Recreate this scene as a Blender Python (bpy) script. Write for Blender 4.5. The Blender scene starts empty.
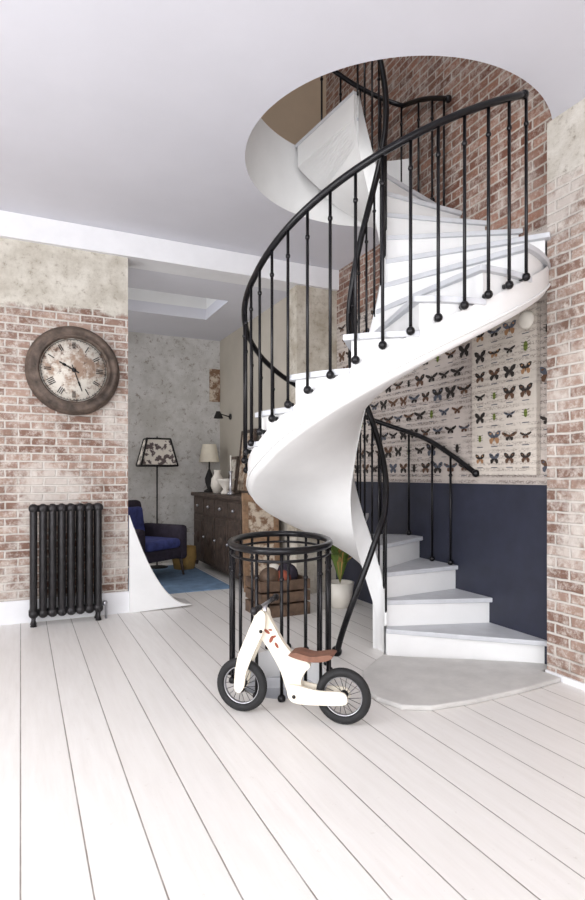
import bpy, math, random
from mathutils import Vector, Matrix
random.seed(4)
S=bpy.context.scene
try: S.view_settings.view_transform='Standard'
except: pass

def rgb(r,g,b):
    def c(v):
        v/=255.
        return v/12.92 if v<=.04045 else ((v+.055)/1.055)**2.4
    return (c(r),c(g),c(b),1)

# ---------------- materials ----------------
def new(name):
    m=bpy.data.materials.new(name); m.use_nodes=True
    nt=m.node_tree; b=nt.nodes['Principled BSDF']
    return m,nt,b
def math_(nt,op,a,b=None,c=None,clamp=False):
    n=nt.nodes.new('ShaderNodeMath'); n.operation=op; n.use_clamp=clamp
    for i,v in enumerate((a,b,c)):
        if v is None: continue
        if isinstance(v,(int,float)): n.inputs[i].default_value=v
        else: nt.links.new(v,n.inputs[i])
    return n.outputs[0]
def mix(nt,f,a,b,bt='MIX'):
    n=nt.nodes.new('ShaderNodeMix'); n.data_type='RGBA'; n.blend_type=bt
    if isinstance(f,(int,float)): n.inputs[0].default_value=f
    else: nt.links.new(f,n.inputs[0])
    for i,v in ((6,a),(7,b)):
        if isinstance(v,tuple): n.inputs[i].default_value=v
        else: nt.links.new(v,n.inputs[i])
    return n.outputs[2]
def noise(nt,vec,scale,detail=4,rough=.6):
    n=nt.nodes.new('ShaderNodeTexNoise'); n.inputs['Scale'].default_value=scale
    n.inputs['Detail'].default_value=detail; n.inputs['Roughness'].default_value=rough
    if vec is not None: nt.links.new(vec,n.inputs['Vector'])
    return n.outputs['Fac']
def ramp(nt,f,a,b):
    n=nt.nodes.new('ShaderNodeMapRange'); n.inputs[1].default_value=a; n.inputs[2].default_value=b
    nt.links.new(f,n.inputs[0]); return n.outputs[0]
def pos(nt):
    g=nt.nodes.new('ShaderNodeNewGeometry'); s=nt.nodes.new('ShaderNodeSeparateXYZ')
    nt.links.new(g.outputs['Position'],s.inputs[0]); return g.outputs['Position'],s.outputs
def bump(nt,b,h,st=.3,d=.01):
    n=nt.nodes.new('ShaderNodeBump'); n.inputs['Strength'].default_value=st; n.inputs['Distance'].default_value=d
    nt.links.new(h,n.inputs['Height']); nt.links.new(n.outputs[0],b.inputs['Normal'])
def plain(name,col,rough=.5,metal=0,var=.06,scale=6,bmp=0):
    m,nt,b=new(name); p,_=pos(nt)
    f=noise(nt,p,scale)
    dark=tuple(c*(1-var*2) for c in col[:3])+(1,); lite=tuple(min(1,c*(1+var)) for c in col[:3])+(1,)
    nt.links.new(mix(nt,ramp(nt,f,.3,.7),dark,lite),b.inputs['Base Color'])
    b.inputs['Roughness'].default_value=rough; b.inputs['Metallic'].default_value=metal
    if bmp: bump(nt,b,f,bmp,.005)
    return m
def brickmat(name,zth,plA,plB,wash=.45,ca=(128,98,85),cb=(178,152,138),mo=(208,202,195),amt=.68):
    m,nt,b=new(name); p,s=pos(nt)
    cx=nt.nodes.new('ShaderNodeCombineXYZ')
    wob=math_(nt,'MULTIPLY',math_(nt,'SUBTRACT',noise(nt,p,7,3),.5),.03)
    nt.links.new(math_(nt,'ADD',math_(nt,'ADD',s[0],s[1]),wob),cx.inputs[0]); nt.links.new(math_(nt,'ADD',s[2],math_(nt,'MULTIPLY',wob,.5)),cx.inputs[1])
    br=nt.nodes.new('ShaderNodeTexBrick'); nt.links.new(cx.outputs[0],br.inputs['Vector'])
    br.inputs['Scale'].default_value=1; br.inputs['Brick Width'].default_value=.205
    br.inputs['Row Height'].default_value=.071; br.inputs['Mortar Size'].default_value=.010
    br.inputs['Mortar Smooth'].default_value=.5; br.inputs['Bias'].default_value=-.1
    br.inputs['Color1'].default_value=rgb(*ca); br.inputs['Color2'].default_value=rgb(*cb)
    br.inputs['Mortar'].default_value=rgb(*mo)
    nf=noise(nt,p,13,7,.8)
    n3=noise(nt,p,3,5,.7)
    c=mix(nt,math_(nt,'MULTIPLY',ramp(nt,n3,.48,.6),.35),br.outputs['Color'],rgb(100,80,70))
    c=mix(nt,ramp(nt,nf,.47,amt),c,rgb(214,206,198))
    c=mix(nt,math_(nt,'MULTIPLY',ramp(nt,noise(nt,p,1.7,6,.7),.5,.6),wash*1.3),c,rgb(216,209,202))
    nl=noise(nt,p,2.2,6,.65)
    pc=mix(nt,ramp(nt,noise(nt,p,4.5,8,.7),.38,.62),plA,plB)
    pc=mix(nt,math_(nt,'MULTIPLY',ramp(nt,noise(nt,p,18,6,.75),.56,.66),.7),pc,rgb(142,132,120))
    zz=math_(nt,'ADD',s[2],math_(nt,'MULTIPLY',math_(nt,'SUBTRACT',nl,.5),.8))
    mask=ramp(nt,zz,zth-.04,zth+.04)
    c=mix(nt,mask,c,pc)
    nt.links.new(c,b.inputs['Base Color']); b.inputs['Roughness'].default_value=.9
    h=math_(nt,'SUBTRACT',1.0,br.outputs['Fac'])
    h2=math_(nt,'ADD',math_(nt,'MULTIPLY',h,math_(nt,'SUBTRACT',1.0,mask)),math_(nt,'MULTIPLY',nf,.6))
    bump(nt,b,h2,.7,.014)
    return m

M={}
M['white']=plain('white_paint',rgb(236,236,236),.45,var=.02,scale=4)
M['ceil']=plain('ceiling_paint',rgb(214,214,222),.9,var=.015,scale=2)
M['trim']=plain('trim_paint',rgb(234,234,237),.6,var=.02)
M['step']=plain('painted_tread',rgb(206,208,213),.5,var=.05,scale=9)
M['greystep']=plain('worn_grey_paint',rgb(208,206,203),.6,var=.06,scale=7)
M['iron']=plain('black_iron',rgb(20,19,23),.28,.4,var=.2,scale=14)
M['rad']=plain('cast_iron',rgb(44,42,44),.45,.4,var=.25,scale=20,bmp=.3)
M['brickL']=brickmat('brick_left',2.80,rgb(212,207,197),rgb(180,173,161),.55)
M['brickP']=brickmat('brick_pier',3.15,rgb(216,211,203),rgb(190,183,172),.55)
M['brickU']=brickmat('brick_upper',9.5,rgb(222,212,194),rgb(196,184,162),.1,(110,72,58),(156,116,98),(184,174,165),.78)
M['plaster']=brickmat('peeled_plaster',-3,rgb(206,200,189),rgb(168,158,142))
M['beige']=plain('beige_wall',rgb(182,175,164),.9,var=.05,scale=1.5)
M['ubeige']=plain('upper_beige_wall',rgb(196,176,152),.9,var=.05,scale=1.5)
M['navy']=plain('navy_wainscot',rgb(44,47,63),.5,var=.12,scale=5)
M['wood']=plain('dark_carved_wood',rgb(78,64,56),.6,var=.3,scale=16,bmp=.5)
M['wood2']=plain('mid_wood',rgb(150,120,94),.6,var=.25,scale=12,bmp=.3)
M['woodd']=plain('walnut_wood',rgb(104,82,66),.6,var=.3,scale=12,bmp=.3)
M['woodl']=plain('birch_ply',rgb(235,226,210),.45,var=.03,scale=10)
M['rubber']=plain('rubber',rgb(26,26,28),.7,var=.15,scale=30)
M['metal']=plain('steel',rgb(190,190,195),.3,.9,var=.05)
M['brown']=plain('brown_leather',rgb(128,88,70),.55,var=.15,scale=20)
M['rust']=plain('rust_red_print',rgb(150,76,56),.6)
M['blue']=plain('blue_velvet',rgb(70,78,138),.9,var=.2,scale=12)
M['purple']=plain('plum_fabric',rgb(54,47,60),.9,var=.2,scale=12)
M['rug']=plain('blue_rug',rgb(120,148,178),.95,var=.12,scale=8)
M['ochre']=plain('ochre',rgb(176,142,84),.8,var=.2)
M['cream']=plain('cream_ceramic',rgb(236,230,220),.35,var=.03)
M['black']=plain('black_matte',rgb(24,22,22),.6,var=.1)
M['green']=plain('green_leaf',rgb(96,120,50),.6,var=.2)
M['b1']=plain('print_dark',rgb(46,40,38),.8); M['b2']=plain('print_brown',rgb(98,70,54),.8)
M['b3']=plain('print_ochre',rgb(164,124,90),.8); M['b4']=plain('print_green',rgb(116,130,60),.8)
M['b5']=plain('print_slate',rgb(84,88,100),.8)
M['ring']=plain('weathered_clock_rim',rgb(100,86,77),.7,.2,var=.35,scale=10,bmp=.6)
M['well']=plain('basement_plaster',rgb(200,200,202),.8,var=.04)
m,nt,b=new('clock_dial'); p,s=pos(nt)
c=mix(nt,ramp(nt,noise(nt,p,7,6,.7),.47,.60),rgb(214,208,198),rgb(156,132,115))
c=mix(nt,ramp(nt,noise(nt,p,16,4,.7),.57,.66),c,rgb(102,80,68))
nt.links.new(c,b.inputs['Base Color']); b.inputs['Roughness'].default_value=.7; M['dial']=m
m,nt,b=new('lamp_shade'); p,s=pos(nt)
c=mix(nt,ramp(nt,noise(nt,p,14,3),.5,.55),rgb(222,216,206),rgb(96,84,84))
nt.links.new(c,b.inputs['Base Color']); b.inputs['Roughness'].default_value=.8; M['shade']=m
m,nt,b=new('marbled_panel'); p,s=pos(nt)
c=mix(nt,ramp(nt,noise(nt,p,9,6,.7),.44,.56),rgb(206,192,174),rgb(128,98,76))
nt.links.new(c,b.inputs['Base Color']); b.inputs['Roughness'].default_value=.7; M['marb']=m
M['shadew']=plain('cream_shade',rgb(236,228,210),.8)
# floor boards
m,nt,b=new('painted_floorboards'); p,s=pos(nt)
W=.205
u=math_(nt,'DIVIDE',s[0],W); fr=math_(nt,'FRACT',u); idx=math_(nt,'FLOOR',u)
d=math_(nt,'ABSOLUTE',math_(nt,'SUBTRACT',fr,.5))
gap=ramp(nt,d,.482,.494)
wn=nt.nodes.new('ShaderNodeTexWhiteNoise'); wn.noise_dimensions='1D'; nt.links.new(idx,wn.inputs['W'])
mp=nt.nodes.new('ShaderNodeMapping'); mp.inputs['Scale'].default_value=(14,1.2,1); nt.links.new(p,mp.inputs[0])
g1=noise(nt,mp.outputs[0],2,6,.65)
c=mix(nt,ramp(nt,g1,.35,.75),rgb(238,235,232),rgb(228,224,220))
c=mix(nt,math_(nt,'MULTIPLY',wn.outputs['Value'],.35),c,rgb(222,218,214))
c=mix(nt,math_(nt,'MULTIPLY',ramp(nt,noise(nt,p,22,6,.8),.62,.73),.5),c,rgb(186,178,168))
gn=ramp(nt,noise(nt,p,5,3),.2,.55)
gp=math_(nt,'MULTIPLY',gap,math_(nt,'ADD',.5,math_(nt,'MULTIPLY',gn,.45)))
c=mix(nt,gp,c,rgb(120,111,103))
nt.links.new(c,b.inputs['Base Color']); b.inputs['Roughness'].default_value=.4
bump(nt,b,math_(nt,'SUBTRACT',math_(nt,'MULTIPLY',g1,.06),gap),.4,.005)
M['floor']=m
def paper(name,base,ink,sc,th):
    m,nt,b=new(name); p,s=pos(nt)
    mp=nt.nodes.new('ShaderNodeMapping'); mp.inputs['Scale'].default_value=(40,40,90); nt.links.new(p,mp.inputs[0])
    a=noise(nt,mp.outputs[0],1,2,.5)
    line=math_(nt,'ABSOLUTE',math_(nt,'SUBTRACT',math_(nt,'FRACT',math_(nt,'MULTIPLY',s[2],22)),.5))
    ink1=math_(nt,'MULTIPLY',ramp(nt,line,.36,.2),ramp(nt,math_(nt,'ABSOLUTE',math_(nt,'SUBTRACT',a,.5)),.08,.02))
    reg=ramp(nt,noise(nt,p,sc,3),.40,.52)
    f=math_(nt,'MULTIPLY',math_(nt,'MULTIPLY',ink1,reg),th)
    bs=mix(nt,ramp(nt,noise(nt,p,3,5),.35,.7),base,tuple(x*.84 for x in base[:3])+(1,))
    nt.links.new(mix(nt,f,bs,ink),b.inputs['Base Color']); b.inputs['Roughness'].default_value=.85
    return m
M['paper']=paper('script_wallpaper',rgb(202,192,185),rgb(108,95,90),3,.85)
M['poster']=paper('poster_paper',rgb(216,207,197),rgb(134,121,112),4,.7)
m,nt,b=new('distressed_white'); p,s=pos(nt)
c=mix(nt,ramp(nt,noise(nt,p,2.5,8,.75),.42,.58),rgb(212,210,208),rgb(192,190,186))
c=mix(nt,ramp(nt,noise(nt,p,12,8,.8),.55,.63),c,rgb(152,144,136))
nt.links.new(c,b.inputs['Base Color']); b.inputs['Roughness'].default_value=.9; M['dist']=m

# ---------------- mesh builder ----------------
class MB:
    def __init__(s): s.v=[];s.f=[];s.m=[];s.sm=[];s.mats=[]
    def mi(s,k):
        if k not in s.mats: s.mats.append(k)
        return s.mats.index(k)
    def add(s,vs,fs,k,smooth=False):
        o=len(s.v); s.v+= [tuple(x) for x in vs]; i=s.mi(k)
        for f in fs: s.f.append([o+q for q in f]); s.m.append(i); s.sm.append(smooth)
    def box(s,lo,hi,k,mt=None):
        vs=[Vector((x,y,z)) for z in (lo[2],hi[2]) for y in (lo[1],hi[1]) for x in (lo[0],hi[0])]
        if mt is not None: vs=[mt@v for v in vs]
        s.add(vs,[(0,2,3,1),(4,5,7,6),(0,1,5,4),(2,6,7,3),(0,4,6,2),(1,3,7,5)],k)
    def tube(s,path,r,k,seg=8,closed=False):
        P=[Vector(p) for p in path]; n=len(P); rr=r if isinstance(r,list) else [r]*n
        T=[]
        for i in range(n):
            if closed: t=P[(i+1)%n]-P[i-1]
            else: t=P[min(i+1,n-1)]-P[max(i-1,0)]
            T.append(t.normalized())
        u=T[0].orthogonal().normalized(); vs=[]
        for i in range(n):
            u=(u-T[i]*u.dot(T[i])).normalized(); w=T[i].cross(u)
            for j in range(seg):
                a=2*math.pi*j/seg; vs.append(P[i]+(u*math.cos(a)+w*math.sin(a))*rr[i])
        fs=[]
        for i in range(n if closed else n-1):
            i2=(i+1)%n
            for j in range(seg): fs.append((i*seg+j,i*seg+(j+1)%seg,i2*seg+(j+1)%seg,i2*seg+j))
        if not closed:
            fs.append(tuple(range(seg))[::-1]); fs.append(tuple((n-1)*seg+j for j in range(seg)))
        s.add(vs,fs,k,True)
    def lathe(s,prof,c,ax,k,seg=32,smooth=True,cap=False):
        c=Vector(c); ax=Vector(ax).normalized(); u=ax.orthogonal().normalized(); w=ax.cross(u); vs=[];fs=[]
        for r,h in prof:
            for j in range(seg):
                a=2*math.pi*j/seg; vs.append(c+ax*h+(u*math.cos(a)+w*math.sin(a))*r)
        for i in range(len(prof)-1):
            for j in range(seg): fs.append((i*seg+j,i*seg+(j+1)%seg,(i+1)*seg+(j+1)%seg,(i+1)*seg+j))
        s.add(vs,fs,k,smooth)
    def sph(s,c,r,k,seg=12,rings=8,sc=(1,1,1)):
        vs=[];fs=[]
        for i in range(rings+1):
            t=math.pi*i/rings
            for j in range(seg):
                a=2*math.pi*j/seg
                vs.append((c[0]+r*sc[0]*math.sin(t)*math.cos(a),c[1]+r*sc[1]*math.sin(t)*math.sin(a),c[2]+r*sc[2]*math.cos(t)))
        for i in range(rings):
            for j in range(seg): fs.append((i*seg+j,(i+1)*seg+j,(i+1)*seg+(j+1)%seg,i*seg+(j+1)%seg))
        s.add(vs,fs,k,True)
    def prism(s,pts,off,k):
        n=len(pts); o=Vector(off); P=[Vector(p) for p in pts]
        s.add(P+[p+o for p in P],[tuple(range(n))[::-1],tuple(range(n,2*n))]+[(i,(i+1)%n,n+(i+1)%n,n+i) for i in range(n)],k)
    def build(s,name,parent=None,bevel=0):
        me=bpy.data.meshes.new(name); me.from_pydata(s.v,[],s.f)
        for k in s.mats: me.materials.append(M[k])
        me.polygons.foreach_set('material_index',s.m); me.polygons.foreach_set('use_smooth',s.sm)
        me.update()
        import bmesh
        bm=bmesh.new(); bm.from_mesh(me); bmesh.ops.recalc_face_normals(bm,faces=bm.faces); bm.to_mesh(me); bm.free()
        o=bpy.data.objects.new(name,me); S.collection.objects.link(o)
        if parent: o.parent=parent
        if bevel:
            bv=o.modifiers.new('bevel','BEVEL'); bv.width=bevel; bv.segments=3; bv.limit_method='ANGLE'
        return o
def empty(name):
    e=bpy.data.objects.new(name,None); S.collection.objects.link(e); return e
def boxo(name,lo,hi,k,parent=None,bevel=0):
    b=MB(); b.box(lo,hi,k); return b.build(name,parent,bevel)
def cr(P,n=8):
    P=[Vector(p) for p in P]; out=[]
    Q=[P[0]*2-P[1]]+P+[P[-1]*2-P[-2]]
    for i in range(1,len(Q)-2):
        a,b,c,d=Q[i-1:i+3]
        for j in range(n):
            t=j/n; out.append(.5*((2*b)+(c-a)*t+(2*a-5*b+4*c-d)*t*t+(3*b-a-3*c+d)*t**3))
    out.append(P[-1]); return out

# ---------------- camera ----------------
TH=math.radians(25.5); H=1.3
F=Vector((math.sin(TH),math.cos(TH),0)); Rv=Vector((math.cos(TH),-math.sin(TH),0))
cam=bpy.data.cameras.new('camera'); co=bpy.data.objects.new('camera',cam); S.collection.objects.link(co)
co.location=(0,0,H); co.rotation_euler=(math.pi/2,0,-TH)
cam.sensor_fit='VERTICAL'; cam.sensor_height=36; cam.lens=570*36/900; cam.shift_y=25/900; cam.clip_start=.05
S.camera=co
def cw(lat,d,z=0): 
    v=F*d+Rv*lat; return Vector((v.x,v.y,z))

# ---------------- slab with hole ----------------
def holeslab(name,x0,x1,y0,y1,z0,z1,hole,cx,cy,k,krim):
    cor=[math.atan2(y-cy,x-cx)%(2*math.pi) for x in (x0,x1) for y in (y0,y1)]
    A=sorted(set([2*math.pi*i/120 for i in range(120)]+cor))
    inn=[];out=[]
    for a in A:
        c,s_=math.cos(a),math.sin(a); ts=[]
        if c>1e-9: ts.append((x1-cx)/c)
        if c<-1e-9: ts.append((x0-cx)/c)
        if s_>1e-9: ts.append((y1-cy)/s_)
        if s_<-1e-9: ts.append((y0-cy)/s_)
        t=min(ts); out.append((cx+c*t,cy+s_*t)); inn.append(hole(a))
    n=len(A); b=MB()
    v=[(x,y,z0) for x,y in inn]+[(x,y,z0) for x,y in out]+[(x,y,z1) for x,y in inn]+[(x,y,z1) for x,y in out]
    fb=[(i,(i+1)%n,n+(i+1)%n,n+i) for i in range(n)]
    ft=[(2*n+i,2*n+(i+1)%n,3*n+(i+1)%n,3*n+i) for i in range(n)]
    b.add(v,fb+ft,k); 
    b.add(v,[(n+i,n+(i+1)%n,3*n+(i+1)%n,3*n+i) for i in range(n)],k)
    b.add(v,[(i,(i+1)%n,2*n+(i+1)%n,2*n+i) for i in range(n)],krim,True)
    return b.build(name)

CO=(2.45,3.45); R=1.04; XW=3.2
ZC=3.58; ZU=4.18
def chole(a):
    r=1.07; x=CO[0]+r*math.cos(a); y=CO[1]+r*math.sin(a); wl=XW+.03
    if x>wl: 
        t=(wl-CO[0])/math.cos(a); x=wl; y=CO[1]+t*math.sin(a)
    return (x,y)
holeslab('ceiling',-3.2,3.45,-2.6,5.8,ZC,ZU,chole,CO[0],CO[1],'ceil','white')
GC=cw(-.08,3.78)
def ghole(a,g=0):
    d=Vector((math.cos(a),math.sin(a),0)); l=d.dot(Rv); f=d.dot(F)
    A_,B_=.29+g,.47+g
    t=1/math.sqrt((l/A_)**2+(f/B_)**2)
    return (GC.x+d.x*t,GC.y+d.y*t)
flo=holeslab('floor',-3.2,3.45,-2.6,8.6,-.2,0,ghole,GC.x,GC.y,'floor','white')
b=MB(); n=60
P=[ghole(2*math.pi*i/n) for i in range(n)]
v=[(x,y,-.2) for x,y in P]+[(x,y,-1.3) for x,y in P]
b.add(v,[(i,(i+1)%n,n+(i+1)%n,n+i) for i in range(n)]+[tuple(range(n,2*n))],'well',False)
for i in range(4):
    d0=-.38+i*.18
    b.box((-.24,d0,-1.2),(.24,d0+.2,-.18-.17*i),'step',Matrix.Translation(GC)@Matrix.Rotation(-TH+math.pi,4,'Z'))
b.build('basement_well',flo)

# ---------------- walls ----------------
YL=5.555
boxo('wall_left',(-3.2,YL,0),(.92,YL+.25,3.58),'brickL')
boxo('wall_stairwell_end',(2.70,YL,0),(3.45,YL+.25,3.58),'plaster')
boxo('trim_bulkhead',(-3.2,YL-.05,3.36),(3.2,YL+.25,3.578),'trim')
boxo('baseboard_left',(-3.2,YL-.025,0),(.925,YL,.2),'trim')
wr=boxo('wall_right',(XW,2.4,0),(XW+.25,YL,ZC-.6),'paper')
boxo('wall_right_brick',(XW,2.4,ZC-.6),(XW+.25,5.8,6.9),'brickU')
boxo('trim_wainscot',(XW-.012,2.6,0),(XW,YL,1.22),'navy')
boxo('trim_wainscot_cap',(XW-.018,2.6,1.22),(XW,YL,1.232),'navy')
boxo('wall_pier',(3.08,-2.6,0),(3.45,2.625,ZC),'brickP')
boxo('baseboard_pier',(3.065,-2.6,0),(3.08,2.625,.04),'trim')
boxo('wall_back',(-1.2,8.4,0),(3.1,8.6,3.5),'dist')
boxo('wall_back_side',(2.77,YL+.25,0),(3.1,8.4,3.5),'beige')
boxo('wall_back_west',(-1.4,YL+.25,0),(-1.2,8.6,3.5),'beige')
boxo('trim_exposed_patch',(2.60,8.385,2.42),(2.765,8.4,2.92),'marb')
b=MB(); X0,X1,Y0,Y1=.4,2.22,6.42,7.32
for lo,hi in (((-1.2,YL+.25),(3.1,Y0)),((-1.2,Y1),(3.1,8.6)),((-1.2,Y0),(X0,Y1)),((X1,Y0),(3.1,Y1))):
    b.box((lo[0],lo[1],3.36),(hi[0],hi[1],3.5),'ceil')
b.build('ceiling_back')
b=MB()
for lo,hi in (((X0-.05,Y0-.05),(X0,Y1+.05)),((X1,Y0-.05),(X1+.05,Y1+.05)),((X0,Y0-.05),(X1,Y0)),((X0,Y1),(X1,Y1+.05))):
    b.box((lo[0],lo[1],3.5),(hi[0],hi[1],3.85),'white')
b.box((1.28,Y0,3.80),(1.33,Y1,3.85),'white')
b.build('window_skylight')
boxo('wall_upper_back',(-1.5,5.8,ZU),(3.45,6.0,6.9),'ubeige')
boxo('wall_upper_left',(-1.7,-.5,ZU),(-1.5,6.0,6.9),'trim')
boxo('wall_upper_front',(-1.7,-.7,ZU),(3.45,-.5,6.9),'trim')
boxo('wall_upper_right',(3.2,-.5,ZU),(3.45,2.4,6.9),'brickU')
boxo('ceiling_upper',(-1.7,-.7,6.9),(3.45,6.0,7.0),'ceil')
def winwall(name,axis,c,t,a0,a1,wins,zt=ZC):
    b=MB()
    def bx(p0,p1,z0,z1,k='trim',cc=c,tt=t):
        if axis=='x': b.box((cc,p0,z0),(cc+tt,p1,z1),k)
        else: b.box((p0,cc,z0),(p1,cc+tt,z1),k)
    cur=a0
    for w0,w1,z0,z1 in wins:
        bx(cur,w0,0,zt); bx(w0,w1,0,z0); bx(w0,w1,z1,zt); cur=w1
        m_=(w0+w1)/2
        for q in (w0,m_-.03,w1-.06): bx(q,q+.06,z0,z1,'white',c+t*.4,t*.2)
        for q in (z0,(z0+z1)/2,z1-.06): bx(w0,w1,q,q+.05,'white',c+t*.4,t*.2)
    bx(cur,a1,0,zt); b.build(name)
winwall('wall_west','x',-3.4,.2,-2.6,5.8,[(-1.6,.1,.5,3.1),(1.3,3.0,.5,3.1)])
winwall('wall_south','y',-2.8,.2,-3.4,3.45,[(-2.4,-.9,.3,3.1),(-.2,1.3,.3,3.1)])

# ---------------- staircase ----------------
CI=(2.285,3.52); RI=.135; RS=.19
def nline(p): return 1+(p+44)/28 if p<=180 else 9+(p-180)/21
def zl(p): return RS*nline(p)
def phin(n): return -44+28*(n-1) if n<=9 else 180+21*(n-9)
def po(p,r=R,wall=XW-.004):
    a=math.radians(p); x=CO[0]+r*math.cos(a); y=CO[1]+r*math.sin(a)
    if x>wall:
        t=(wall-CO[0])/math.cos(a); x=wall; y=CO[1]+t*math.sin(a)
    return (x,y)
def pi_(p,r=RI):
    a=math.radians(p); return (CI[0]+r*math.cos(a),CI[1]+r*math.sin(a))
st=empty('spiral_staircase')
b=MB(); t=MB(); NS=22
for n in range(1,NS+1):
    a0=phin(n); a1=phin(n+1)-(8 if n==NS else 0); zt=RS*n
    K=7; V=[];Fc=[]
    for i in range(K+1):
        p=a0+(a1-a0)*i/K; zb=min(zl(p)-.33,RS*22-.15)
        if n<=3: zb=0
        zb=max(0,zb); o=po(p,R-.012); q=pi_(p)
        V+=[(q[0],q[1],zt-.03),(o[0],o[1],zt-.03),(o[0],o[1],zb),(q[0],q[1],zb)]
    for i in range(K):
        for j in range(4): Fc.append((i*4+j,i*4+(j+1)%4,i*4+4+(j+1)%4,i*4+4+j))
    Fc+= [(0,1,2,3),(K*4+3,K*4+2,K*4+1,K*4)]
    b.add(V,Fc,'white')
    V=[];Fc=[]
    for i in range(K+1):
        p=a0-2.2+(a1-a0+2.2)*i/K; o=po(p,R+.022); q=pi_(p,RI+.002)
        V+=[(q[0],q[1],zt),(o[0],o[1],zt),(o[0],o[1],zt-.034),(q[0],q[1],zt-.034)]
    for i in range(K):
        for j in range(4): Fc.append((i*4+j,i*4+(j+1)%4,i*4+4+(j+1)%4,i*4+4+j))
    Fc+= [(0,1,2,3),(K*4+3,K*4+2,K*4+1,K*4)]
    t.add(V,Fc,'step')
b.build('step_bodies',st); t.build('treads',st,bevel=.006)
b=MB(); A=[-30+3*i for i in range(162)]
def strip(fn,k):
    V=[];n=None
    for p in A:
        row=fn(p); n=len(row); V+=row
    fs=[]
    for i in range(len(A)-1):
        for j in range(n-1): fs.append((i*n+j,i*n+j+1,(i+1)*n+j+1,(i+1)*n+j))
    b.add(V,fs,k,True)
def sof(p):
    z=zl(p); o1=po(p,R+.01); o2=po(p,R-.03); q=pi_(p,RI-.012)
    def mx(z): return max(z,.001)
    mid=[((o2[0]*(1-s)+q[0]*s),(o2[1]*(1-s)+q[1]*s),mx(z-.375-.03*math.sin(math.pi*s))) for s in (0,.2,.4,.6,.8,1)]
    return [(o1[0],o1[1],mx(z-.19)),(o1[0],o1[1],mx(z-.33)),((o1[0]*.6+o2[0]*.4),(o1[1]*.6+o2[1]*.4),mx(z-.365))]+mid
strip(sof,'white')
A=[p for p in range(20,452,3)]
b.tube([(po(p,R+.014)[0],po(p,R+.014)[1],zl(p)-.325) for p in A if zl(p)>.4],.008,'white',6)
A=[-46+4*i for i in range(125)]
def inn(p):
    z=zl(p); lo=0 if p<20 else max(0,z-.40)
    q=pi_(p,RI-.014); w=pi_(p,RI+.006)
    return [(q[0],q[1],lo),(q[0],q[1],z+.03),(w[0],w[1],z+.04),(w[0],w[1],z-.25 if z-.25>lo else lo)]
strip(inn,'white')
b.build('soffit_and_strings',st)
b=MB()
pts=[(2.30,3.36),(2.02,3.16),(1.86,2.92),(1.84,2.74),(1.90,2.58),(2.04,2.50),(2.3,2.47),(2.7,2.47),(3.06,2.5),(3.06,2.66),(3.19,2.66),(3.19,2.76)]
b.prism([(x,y,.0) for x,y in pts],(0,0,.03),'greystep'); b.build('curtail_slab',st,bevel=.01)
def outer_rail(p0,p1,angs,name='outer'):
    g=MB(); path=[]; p=p0
    while p<=p1+.01:
        o=po(p,R+.035,XW-.05); path.append((o[0],o[1],zl(p)+.885)); p+=3
    g.tube(path,.021,'iron',10)
    g.sph(path[0],.03,'iron'); g.sph(path[-1],.026,'iron')
    for p in angs:
        o=po(p,R+.035,XW-.05); f=zl(p)-.17; h=zl(p)+.885
        wl=o[0]>=XW-.051
        if wl: f=RS*math.floor(nline(p)+1e-6)
        g.tube([(o[0],o[1],f),(o[0],o[1],h)],.0095,'iron',8)
        g.sph((o[0],o[1],h-.17),.015,'iron',8,6,(1,1,1.2))
        g.sph((o[0],o[1],f+(.02 if wl else 0)),.025,'iron',10,6)
        if not wl:
            q=po(p,R-.005); g.tube([(o[0],o[1],f),(q[0],q[1],f)],.014,'iron',8)
    g.build(name,st)
outer_rail(-9,280,[14,30,46]+[60+10*i for i in range(11)]+[168+8*i for i in range(15)],'outer_balustrade')
outer_rail(376,452,[380+10*i for i in range(8)],'upper_balustrade')
g=MB(); path=[(2.055,3.57,.0),(2.05,3.50,.15),(2.085,3.43,.36),(2.18,3.385,.64),(2.275,3.375,.88),(2.35,3.40,1.02)]
pp=[]
for p in range(-34,456,6):
    q=pi_(p,RI); pp.append((q[0],q[1],zl(p)+.93))
full=cr(path+pp[:2],8)[:-1]+[Vector(x) for x in pp[2:]]
g.tube(full,.022,'iron',10)
g.sph((2.055,3.57,.03),.04,'iron')
for p in range(-30,452,24):
    q=pi_(p,RI-.001); g.tube([(q[0],q[1],zl(p)),(q[0],q[1],zl(p)+.93)],.0085,'iron',6)
    g.sph((q[0],q[1],zl(p)+.75),.014,'iron',8,6)
g.build('inner_balustrade',st)

# ---------------- floor guard around basement stair ----------------
g=MB(); path=[]
for i in range(0,61):
    a=2*math.pi*i/60; 
    x,y=ghole(a,.035); path.append((x,y,.86))
g.tube(path[:-1],.022,'iron',10,closed=True)
g.tube([(x,y,.80) for x,y,z in path[:-1]],.009,'iron',8,closed=True)
acc=0; last=None
for i in range(720):
    a=2*math.pi*i/720; x,y=ghole(a,.035)
    if last: acc+=math.hypot(x-last[0],y-last[1])
    last=(x,y)
    if acc>.152:
        acc=0; g.tube([(x,y,0),(x,y,.86)],.0105,'iron',8); g.sph((x,y,.015),.025,'iron',10,6); g.sph((x,y,.70),.016,'iron',8,6)
g.build('guard_railing')

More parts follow.
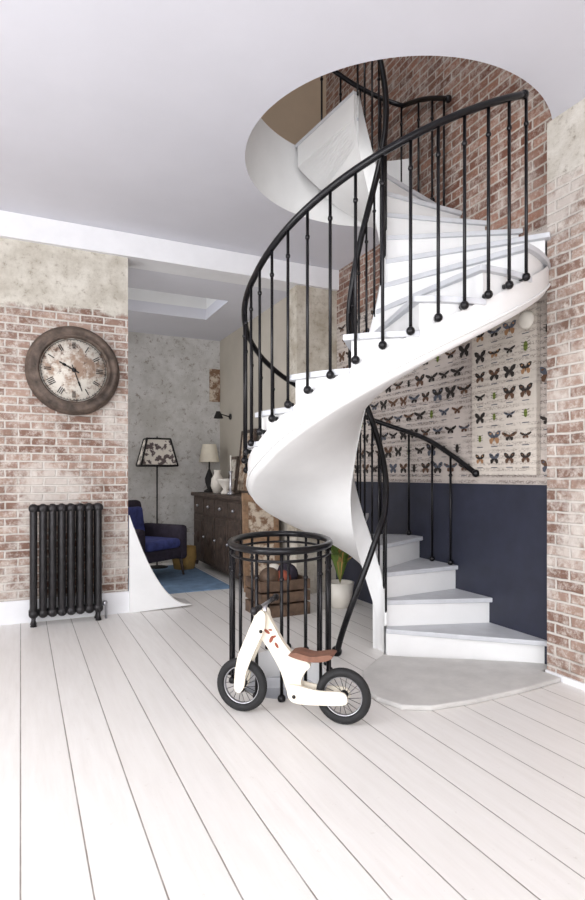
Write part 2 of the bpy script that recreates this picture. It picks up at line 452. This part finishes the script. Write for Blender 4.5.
# ---------------- butterflies ----------------
def butterfly(b,y,z,s,x,kind,k,k2):
    def P(a,c,dx=0): return (x-dx,y+a*s,z+c*s)
    if kind==2:
        n=12; b.add([P(.16*math.cos(2*math.pi*i/n),.3*math.sin(2*math.pi*i/n)) for i in range(n)],[tuple(range(n))],k)
        for q in (-.2,0,.2):
            for sg in (-1,1): b.add([P(0,q+.02),P(sg*.34,q+.1),P(sg*.34,q+.07),P(0,q-.02)],[(0,1,2,3)],'b1')
        return
    for sg in (-1,1):
        up=[(0,.05),(.12,.3),(.35,.42),(.52,.38),(.46,.15),(.25,.0),(0,-.02)]
        dn=[(0,0),(.25,-.0),(.40,-.1),(.36,-.32),(.2,-.38),(.08,-.2)]
        if kind==1: up=[(0,.08),(.2,.2),(.55,.3),(.6,.18),(.35,.02),(0,-.02)]; dn=[(0,0),(.28,-.02),(.3,-.2),(.12,-.25)]
        b.add([P(sg*a,c) for a,c in up],[tuple(range(len(up)))],k)
        b.add([P(sg*a,c) for a,c in dn],[tuple(range(len(dn)))],k2)
        b.add([P(sg*a*.55+sg*.1,c*.5+.1,.0006) for a,c in up[1:5]],[(0,1,2,3)],k2)
    b.add([P(-.025,.2,.001),P(.025,.2,.001),P(.03,-.22,.001),P(-.03,-.22,.001)],[(0,1,2,3)],'b1')
b=MB(); r_=0; z=1.36
while z<2.95:
    y=2.72+(.08 if r_%2 else 0)
    while y<5.5:
        if not (2.72<y<3.45 and z<2.55):
            kd=random.choice([0,0,1,1,0,2]); k=random.choice(['b1','b1','b2','b1','b5','b1']) if kd<2 else random.choice(['b4','b1'])
            butterfly(b,y,z,.105+random.random()*.035,XW-.003,kd,k,random.choice(['b2','b1','b1','b5']))
            b.box((XW-.0035,y-.03,z-.066),(XW-.0025,y+.03,z-.061),'b5')
        y+=.16
    z+=.155; r_+=1
b.build('wallpaper_butterflies',wr)
ps=empty('butterfly_poster')
boxo('panel',(XW-.04,2.78,1.30),(XW-.004,3.39,2.47),'poster',ps)
b=MB(); r_=0; z=1.42
while z<2.42:
    for i in range(4):
        kd=random.choice([0,1,0,2]); k=random.choice(['b1','b1','b2','b5']) if kd<2 else random.choice(['b4','b4','b1'])
        butterfly(b,2.87+i*.145,z,.085+random.random()*.04,XW-.042,kd,k,random.choice(['b2','b3','b1']))
        b.box((XW-.0415,2.84+i*.145,z-.068),(XW-.0405,2.90+i*.145,z-.062),'b5')
    z+=.155
b.build('motifs',ps)
b=MB(); b.lathe([(0,.03),(.045,.03),(.06,.015),(.062,0)],(XW-.042,2.86,2.37),(-1,0,0),'cream',24); b.build('wall_thermostat')

# ---------------- clock ----------------
cl=empty('wall_clock'); C=(.434,5.50,2.246); ax=(0,-1,0); q=.95
b=MB(); b.lathe([(r*q,h) for r,h in [(.30,.02),(.31,.05),(.325,.055),(.335,.035),(.37,.05),(.395,.045),(.405,.02),(.415,.01),(.425,-.02),(.41,-.05)]],C,ax,'ring',64); b.build('rim',cl)
b=MB(); b.lathe([(0,.012),(.295,.012),(.295,-.04),(0,-.04)],C,ax,'dial',64); b.build('dial',cl)
b=MB()
for i in range(12):
    a=2*math.pi*i/12; cnt=[2,1,2,3,2,1,2,3,4,2,1,2][i]
    for j in range(cnt):
        off=(j-(cnt-1)/2)*.016
        mt=Matrix.Translation((C[0],C[1]-.014,C[2]))@Matrix.Rotation(a,4,'Y')
        b.box((off-.004,-.002,.19),(off+.004,0,.25),'black',mt)
for i in range(60):
    mt=Matrix.Translation((C[0],C[1]-.014,C[2]))@Matrix.Rotation(2*math.pi*i/60,4,'Y'); b.box((-.002,-.002,.262),(.002,0,.272),'black',mt)
for a,l,w in ((math.radians(-62),.14,.012),(math.radians(160),.20,.008)):
    mt=Matrix.Translation((C[0],C[1]-.018,C[2]))@Matrix.Rotation(a,4,'Y')
    b.box((-w/2,-.003,-.05),(w/2,0,l),'black',mt)
    b.box((-w,-.003,l*.55),(w,0,l*.75),'black',mt)
b.lathe([(0,.012),(.018,.012),(.02,0)],(C[0],C[1]-.014,C[2]),ax,'black',16)
b.lathe([(.272,0),(.274,.001),(.277,0)],(C[0],C[1]-.014,C[2]),ax,'black',64)
b.build('hands_and_marks',cl)

# ---------------- radiator ----------------
b=MB(); n=8
for i in range(n):
    x=.10+i*(.63-.10)/(n-1)
    for dy in (5.36,5.45):
        b.tube([(x,dy,.10),(x,dy,.14),(x,dy,.98),(x,dy,1.03)],[.024,.030,.030,.024],'rad',8)
    for z in (.11,1.01):
        b.tube([(x,5.33,z),(x,5.345,z),(x,5.46,z),(x,5.475,z)],[.022,.04,.04,.022],'rad',12)
    if i in (0,n-1):
        for dy in (5.36,5.45): b.tube([(x,dy,.12),(x,dy,.04),(x,dy,.0)],[.022,.016,.028],'rad',8)
for z in (.11,1.01): b.tube([(.08,5.40,z),(.65,5.40,z)],.03,'rad',10)
b.tube([(.65,5.40,.13),(.70,5.40,.13),(.70,5.40,.0)],.012,'metal',8)
b.sph((.69,5.40,.14),.025,'metal')
b.build('cast_iron_radiator')

# ---------------- white curved ramp ----------------
b=MB(); pts=[(.925,5.50,0)]
for i in range(15):
    t_=i/14; pts.append((1.52-.595*t_, 5.50, .02+.90*(t_**2.1)))
b.prism(pts,(0,.04,0),'white')
for i in range(1,14):
    p,q=pts[i],pts[i+1]
    b.prism([(p[0],5.5,p[2]),(q[0],5.5,q[2]),(q[0],5.5,q[2]+.012),(p[0],5.5,p[2]+.012)],(0,.26,0),'greystep')
b.build('curved_ramp')

# ---------------- balance bike ----------------
bk=empty('balance_bike')
RH=Vector((1.52,2.572,0)); FH=Vector((1.10,2.954,0)); U=(FH-RH).normalized(); L=(FH-RH).length; SD=Vector((-U.y,U.x,0))
def B(u,z,s=0): 
    v=RH+U*u+SD*s; return (v.x,v.y,z)
WR=.147
for nm,u0 in (('rear_wheel',0),('front_wheel',L)):
    b=MB(); c=B(u0,WR)
    prof=[]
    for i in range(13):
        a=2*math.pi*i/12; prof.append((WR-.024+.024*math.cos(a),.024*math.sin(a)))
    b.lathe(prof,c,SD,'rubber',40)
    b.lathe([(WR-.044,-.012),(WR-.050,-.008),(WR-.050,.008),(WR-.044,.012),(WR-.040,0),(WR-.044,-.012)],c,SD,'metal',40)
    b.lathe([(.0,-.035),(.02,-.035),(.022,-.02),(.012,-.012),(.012,.012),(.022,.02),(.02,.035),(0,.035)],c,SD,'black',16)
    for i in range(18):
        a=2*math.pi*i/18; s1=.014 if i%2 else -.014
        b.tube([B(u0+.016*math.cos(a+.5),WR+.016*math.sin(a+.5),s1),B(u0+(WR-.045)*math.cos(a),WR+(WR-.045)*math.sin(a),0)],.0016,'black',5)
    b.build(nm,bk)
def smoothpoly(pts,n=4):
    P=[Vector((a,c,0)) for a,c in pts]; out=[]; m_=len(P)
    for i in range(m_):
        a,b_,c,d=P[i-1],P[i],P[(i+1)%m_],P[(i+2)%m_]
        for j in range(n):
            t=j/n; v=.5*((2*b_)+(c-a)*t+(2*a-5*b_+4*c-d)*t*t+(3*b_-a-3*c+d)*t**3); out.append((v.x,v.y))
    return out
b=MB()
main=[(.475,.545),(.425,.56),(.385,.50),(.33,.41),(.27,.345),(.20,.315),(.175,.29),(.205,.25),(.225,.20),(.21,.135),(.23,.10),(.285,.11),(.315,.18),(.345,.26),(.40,.35),(.46,.43),(.485,.49)]
b.prism([B(u,z,-.017) for u,z in smoothpoly(main)],SD*.034,'woodl')
stay=[(-.03,.147),(-.01,.115),(.12,.10),(.24,.095),(.285,.12),(.29,.18),(.25,.19),(.12,.175),(0,.18)]
for s in (-.045,.033): b.prism([B(u,z,s) for u,z in smoothpoly(stay)],SD*.012,'woodl')
fork=[(L+.028,.147),(L,.115),(L-.028,.15),(L-.045,.24),(L-.105,.38),(.42,.48),(.42,.56),(.46,.57),(.485,.52),(L-.03,.40),(L+.01,.30)]
for s in (-.045,.033): b.prism([B(u,z,s) for u,z in smoothpoly(fork)],SD*.012,'woodl')
b.build('frame',bk)
b=MB()
b.tube([B(.44,.50),B(.43,.60)],.012,'metal',10)
b.tube([B(.43,.60,-.17),B(.43,.60,.17)],.010,'metal',10)
for s in (-1,1):
    b.tube([B(.43,.60,s*.09),B(.43,.60,s*.175)],.016,'rad',10); b.sph(B(.43,.60,s*.178),.021,'rad')
b.tube([B(.44,.46,-.05),B(.44,.46,.05)],.010,'black',8)
b.tube([B(.255,.13,-.05),B(.255,.13,.05)],.010,'black',8)
b.build('handlebar',bk)
b=MB()
seat=[(.285,.350),(.24,.365),(.16,.352),(.07,.368),(.045,.358),(.08,.335),(.16,.322),(.25,.335)]
b.prism([B(u,z,-.055) for u,z in smoothpoly(seat)],SD*.11,'brown'); b.build('saddle',bk,bevel=.012)
b=MB()
for u,z,w,an in ((.415,.455,.020,.6),(.39,.415,.022,2.0),(.36,.385,.018,1.0),(.395,.465,.012,0),(.375,.43,.014,2.7)):
    for s in (-.0185,.0185):
        V=[]
        for k in range(10):
            q=2*math.pi*k/10; x_=w*math.cos(q); y_=w*.45*math.sin(q)
            V.append(B(u+x_*math.cos(an)-y_*math.sin(an),z+x_*math.sin(an)+y_*math.cos(an),s))
        b.add(V,[tuple(range(10))],'rust')
b.build('frame_decal',bk)

# ---------------- back room furniture ----------------
cb=empty('carved_sideboard'); X0,X1,Y0,Y1=2.28,2.74,6.10,8.2
boxo('carcass',(X0+.02,Y0+.02,.08),(X1,Y1-.02,1.0),'wood',cb)
boxo('top',(X0-.02,Y0-.02,1.0),(X1+.02,Y1+.02,1.05),'wood',cb,.01)
b=MB()
for i in range(4):
    y=Y0+.05+i*(Y1-Y0-.1)/4; w=(Y1-Y0-.1)/4-.03
    b.box((X0,y,.12),(X0+.02,y+w,.74),'wood'); b.box((X0-.012,y+.06,.2),(X0,y+w-.06,.66),'wood')
    b.box((X0,y,.78),(X0+.02,y+w,.97),'wood'); b.sph((X0-.015,y+w/2,.87),.02,'metal'); b.sph((X0-.015,y+w-.03,.45),.018,'metal')
    b.lathe([(0,.02),(.05,.018),(.09,.0)],(X0-.012,y+w/2,.43),(-1,0,0),'wood',16)
b.build('doors',cb,bevel=.004)
b=MB()
for x in (X0+.05,X1-.05):
    for y in (Y0+.06,Y1-.06): b.tube([(x,y,0),(x,y,.1)],[.02,.035],'wood',10)
b.build('feet',cb)
tl=empty('table_lamp'); c=(2.5,8.08,1.05)
b=MB(); b.lathe([(.0,0),(.08,0),(.08,.02),(.03,.05),(.06,.14),(.065,.2),(.03,.3),(.012,.34),(.012,.5)],c,(0,0,1),'black',20); b.build('base',tl)
b=MB(); b.lathe([(.15,.44),(.10,.70)],c,(0,0,1),'shadew',24); b.build('shade',tl)
fl=empty('floor_lamp'); c=(1.72,8.0,0)
b=MB(); b.lathe([(0,0),(.15,0),(.15,.02),(.02,.04)],c,(0,0,1),'black',24); b.tube([(1.72,8,.02),(1.72,8,1.5)],.011,'black'); b.tube([(1.72,8.0,1.45),(1.72,8.0,1.84)],.008,'black'); b.build('stand',fl)
b=MB(); Z0,Z1=1.43,1.80
def sq(h,z): return [(1.72+h*sx,8+h*sy*.7,z) for sx,sy in ((-1,-1),(1,-1),(1,1),(-1,1))]
q0,q1=sq(.25,Z0),sq(.16,Z1)
b.add(q0+q1,[(i,(i+1)%4,4+(i+1)%4,4+i) for i in range(4)],'shade')
for q in (q0,q1): b.tube(q,.014,'black',6,closed=True)
for i in range(4): b.tube([q0[i],q1[i]],.014,'black',6); b.tube([q1[i],(1.72,8,1.82)],.005,'black',6)
b.build('shade',fl)
ac=empty('armchair'); mt=Matrix.Translation((1.40,7.3,.017))@Matrix.Rotation(math.radians(35),4,'Z')
def ab(nm,lo,hi,k,bev,extra=None):
    b=MB(); mm=mt@extra if extra is not None else mt
    b.box(lo,hi,k,mm); b.build(nm,ac,bevel=bev)
ab('seat',(-.33,-.35,.22),(.33,.32,.36),'purple',.04)
ab('cushion',(-.30,-.37,.36),(.30,.24,.48),'blue',.05)
ab('back',(-.36,.22,.25),(.36,.38,1.0),'purple',.07,Matrix.Rotation(math.radians(-8),4,'X'))
ab('back_cushion',(-.26,.12,.50),(.26,.24,.90),'blue',.05,Matrix.Rotation(math.radians(-8),4,'X'))
ab('arm_left',(-.44,-.36,.2),(-.31,.36,.64),'purple',.05)
ab('arm_right',(.31,-.36,.2),(.44,.36,.64),'purple',.05)
b=MB()
for x in (-.35,.35):
    for y in (-.3,.3): b.tube([mt@Vector((x,y,.24)),mt@Vector((x*1.08,y*1.1,0))],[.025,.015],'wood',8)
b.build('legs',ac)
boxo('area_rug',(.9,6.2,0),(2.2,8.1,.012),'rug')
b=MB(); b.lathe([(.0,0),(.14,0),(.17,.15),(.16,.3),(.15,.3),(.14,.05)],(2.04,7.75,.013),(0,0,1),'ochre',20); b.build('wicker_basket')
ws=empty('wall_sconce'); b=MB(); b.lathe([(0,.02),(.04,.02),(.045,0)],(2.77,7.9,2.15),(-1,0,0),'black',16)
b.tube([(2.75,7.9,2.15),(2.62,7.9,2.18),(2.56,7.9,2.2)],.008,'black'); b.lathe([(.03,0.05),(.07,-.05)],(2.58,7.9,2.17),(0,0,1),'black',16); b.build('arm',ws)
b=MB(); b.lathe([(0,0),(.06,0),(.07,.02),(.03,.06),(.10,.16),(.13,.2),(.12,.2),(.02,.08)],(2.42,7.1,1.05),(0,0,1),'cream',24); b.build('ceramic_bowl')
b=MB(); b.lathe([(0,0),(.05,0),(.09,.1),(.08,.2),(.04,.27),(.05,.32),(.04,.32)],(2.45,7.55,1.05),(0,0,1),'cream',24); b.build('ceramic_vase')
def pf(nm,y0,y1,h,k1,k2,x=2.68):
    e=empty(nm); mm=Matrix.Translation((x,0,1.056))@Matrix.Rotation(math.radians(6),4,'Y')
    b=MB(); w=.04
    b.box((-.015,y0,0),(.015,y0+w,h),k1,mm);b.box((-.015,y1-w,0),(.015,y1,h),k1,mm);b.box((-.015,y0+w,0),(.015,y1-w,w),k1,mm);b.box((-.015,y0+w,h-w),(.015,y1-w,h),k1,mm); b.build('frame',e)
    b=MB(); b.box((-.004,y0+w,w),(.01,y1-w,h-w),k2,mm); b.build('picture',e)
pf('picture_frame',6.75,7.25,.84,'wood','marb',2.62); pf('picture_frame.001',6.3,6.72,.6,'wood2','shade',2.64); pf('picture_frame.002',7.3,7.6,.5,'ring','dial',2.62)
b=MB()
b.lathe([(0,0),(.05,0),(.05,.02),(.015,.05),(.02,.15),(.012,.25),(.03,.3),(.0,.3)],(2.4,6.85,1.05),(0,0,1),'metal',16)
b.tube([(2.4,6.85,1.35),(2.4,6.85,1.55)],.01,'cream'); b.build('candlestick')
b=MB()
mm=Matrix.Translation((2.24,5.93,0))@Matrix.Rotation(math.radians(-4),4,'X')
b.box((0,-.02,0),(.06,.02,1.1),'wood2',mm); b.box((.37,-.02,0),(.43,.02,1.1),'wood2',mm)
for z in (.04,.52,1.0): b.box((.06,-.02,z),(.37,.02,z+.08),'wood2',mm)
b.box((.06,-.008,.1),(.37,.008,1.02),'marb',mm); b.build('leaning_cupboard_door')
cr_=empty('wooden_crate'); b=MB()
for z in (.02,.13,.24):
    b.box((1.95,4.75,z),(2.45,4.77,z+.09),'woodd'); b.box((1.95,5.12,z),(2.45,5.14,z+.09),'woodd')
    b.box((1.95,4.77,z),(1.97,5.12,z+.09),'woodd'); b.box((2.43,4.77,z),(2.45,5.12,z+.09),'woodd')
b.box((1.95,4.75,0),(2.45,5.14,.02),'woodd'); b.build('slats',cr_)
b=MB(); b.sph((2.1,4.9,.34),.10,'woodd'); b.sph((2.3,4.95,.35),.11,'purple'); b.sph((2.2,5.03,.36),.09,'cream'); b.sph((2.22,4.87,.33),.08,'rust'); b.build('toys',cr_)
pp_=empty('potted_plant'); b=MB(); b.lathe([(0,0),(.11,0),(.14,.24),(.12,.24),(.1,.03)],(2.86,4.9,0),(0,0,1),'cream',20); b.build('pot',pp_)
b=MB()
for i in range(26):
    a=random.random()*6.28; l=.16+random.random()*.12; t0=Vector((2.86,4.9,.22)); d=Vector((math.cos(a),math.sin(a),0))
    pts_=[t0,t0+d*l*.4+Vector((0,0,l*1.3)),t0+d*l+Vector((0,0,l*1.7))]; w=Vector((-d.y,d.x,0))*.03
    b.add([pts_[0],pts_[1]-w,pts_[2],pts_[1]+w],[(0,1,2,3)],'green' if i%3 else 'ochre')
b.build('leaves',pp_)

# ---------------- lights ----------------
w=bpy.data.worlds.new('world'); S.world=w; w.use_nodes=True
w.node_tree.nodes['Background'].inputs[0].default_value=(.80,.88,1,1); w.node_tree.nodes['Background'].inputs[1].default_value=1.1
def area(name,loc,target,sx,sy,pw,col=(1,.995,.985)):
    l=bpy.data.lights.new(name,'AREA'); l.shape='RECTANGLE'; l.size=sx; l.size_y=sy; l.energy=pw; l.color=col
    o=bpy.data.objects.new(name,l); S.collection.objects.link(o); o.location=loc
    o.rotation_euler=(Vector(target)-Vector(loc)).to_track_quat('-Z','Y').to_euler(); return o
area('daylight_south_1',(-1.65,-2.5,1.9),(-1.65,0,1.9),1.5,2.4,112)
area('daylight_south_2',(.55,-2.5,1.9),(.55,0,1.9),1.5,2.4,55)
area('daylight_west_1',(-3.1,-.75,1.9),(0,-.75,1.8),1.7,2.4,78)
area('daylight_west_2',(-3.1,2.15,1.9),(0,2.15,1.7),1.7,2.4,118)
area('fill_upper',(.3,1.5,6.7),(1.5,3.2,4.2),2,2,100)  # added fill lamp under the closed upper ceiling, no window there
area('fill_backroom',(-1.1,7.2,1.9),(2,7.2,1.6),1.6,2,34)  # added fill lamp beside the windowless west wall, brightens the back room
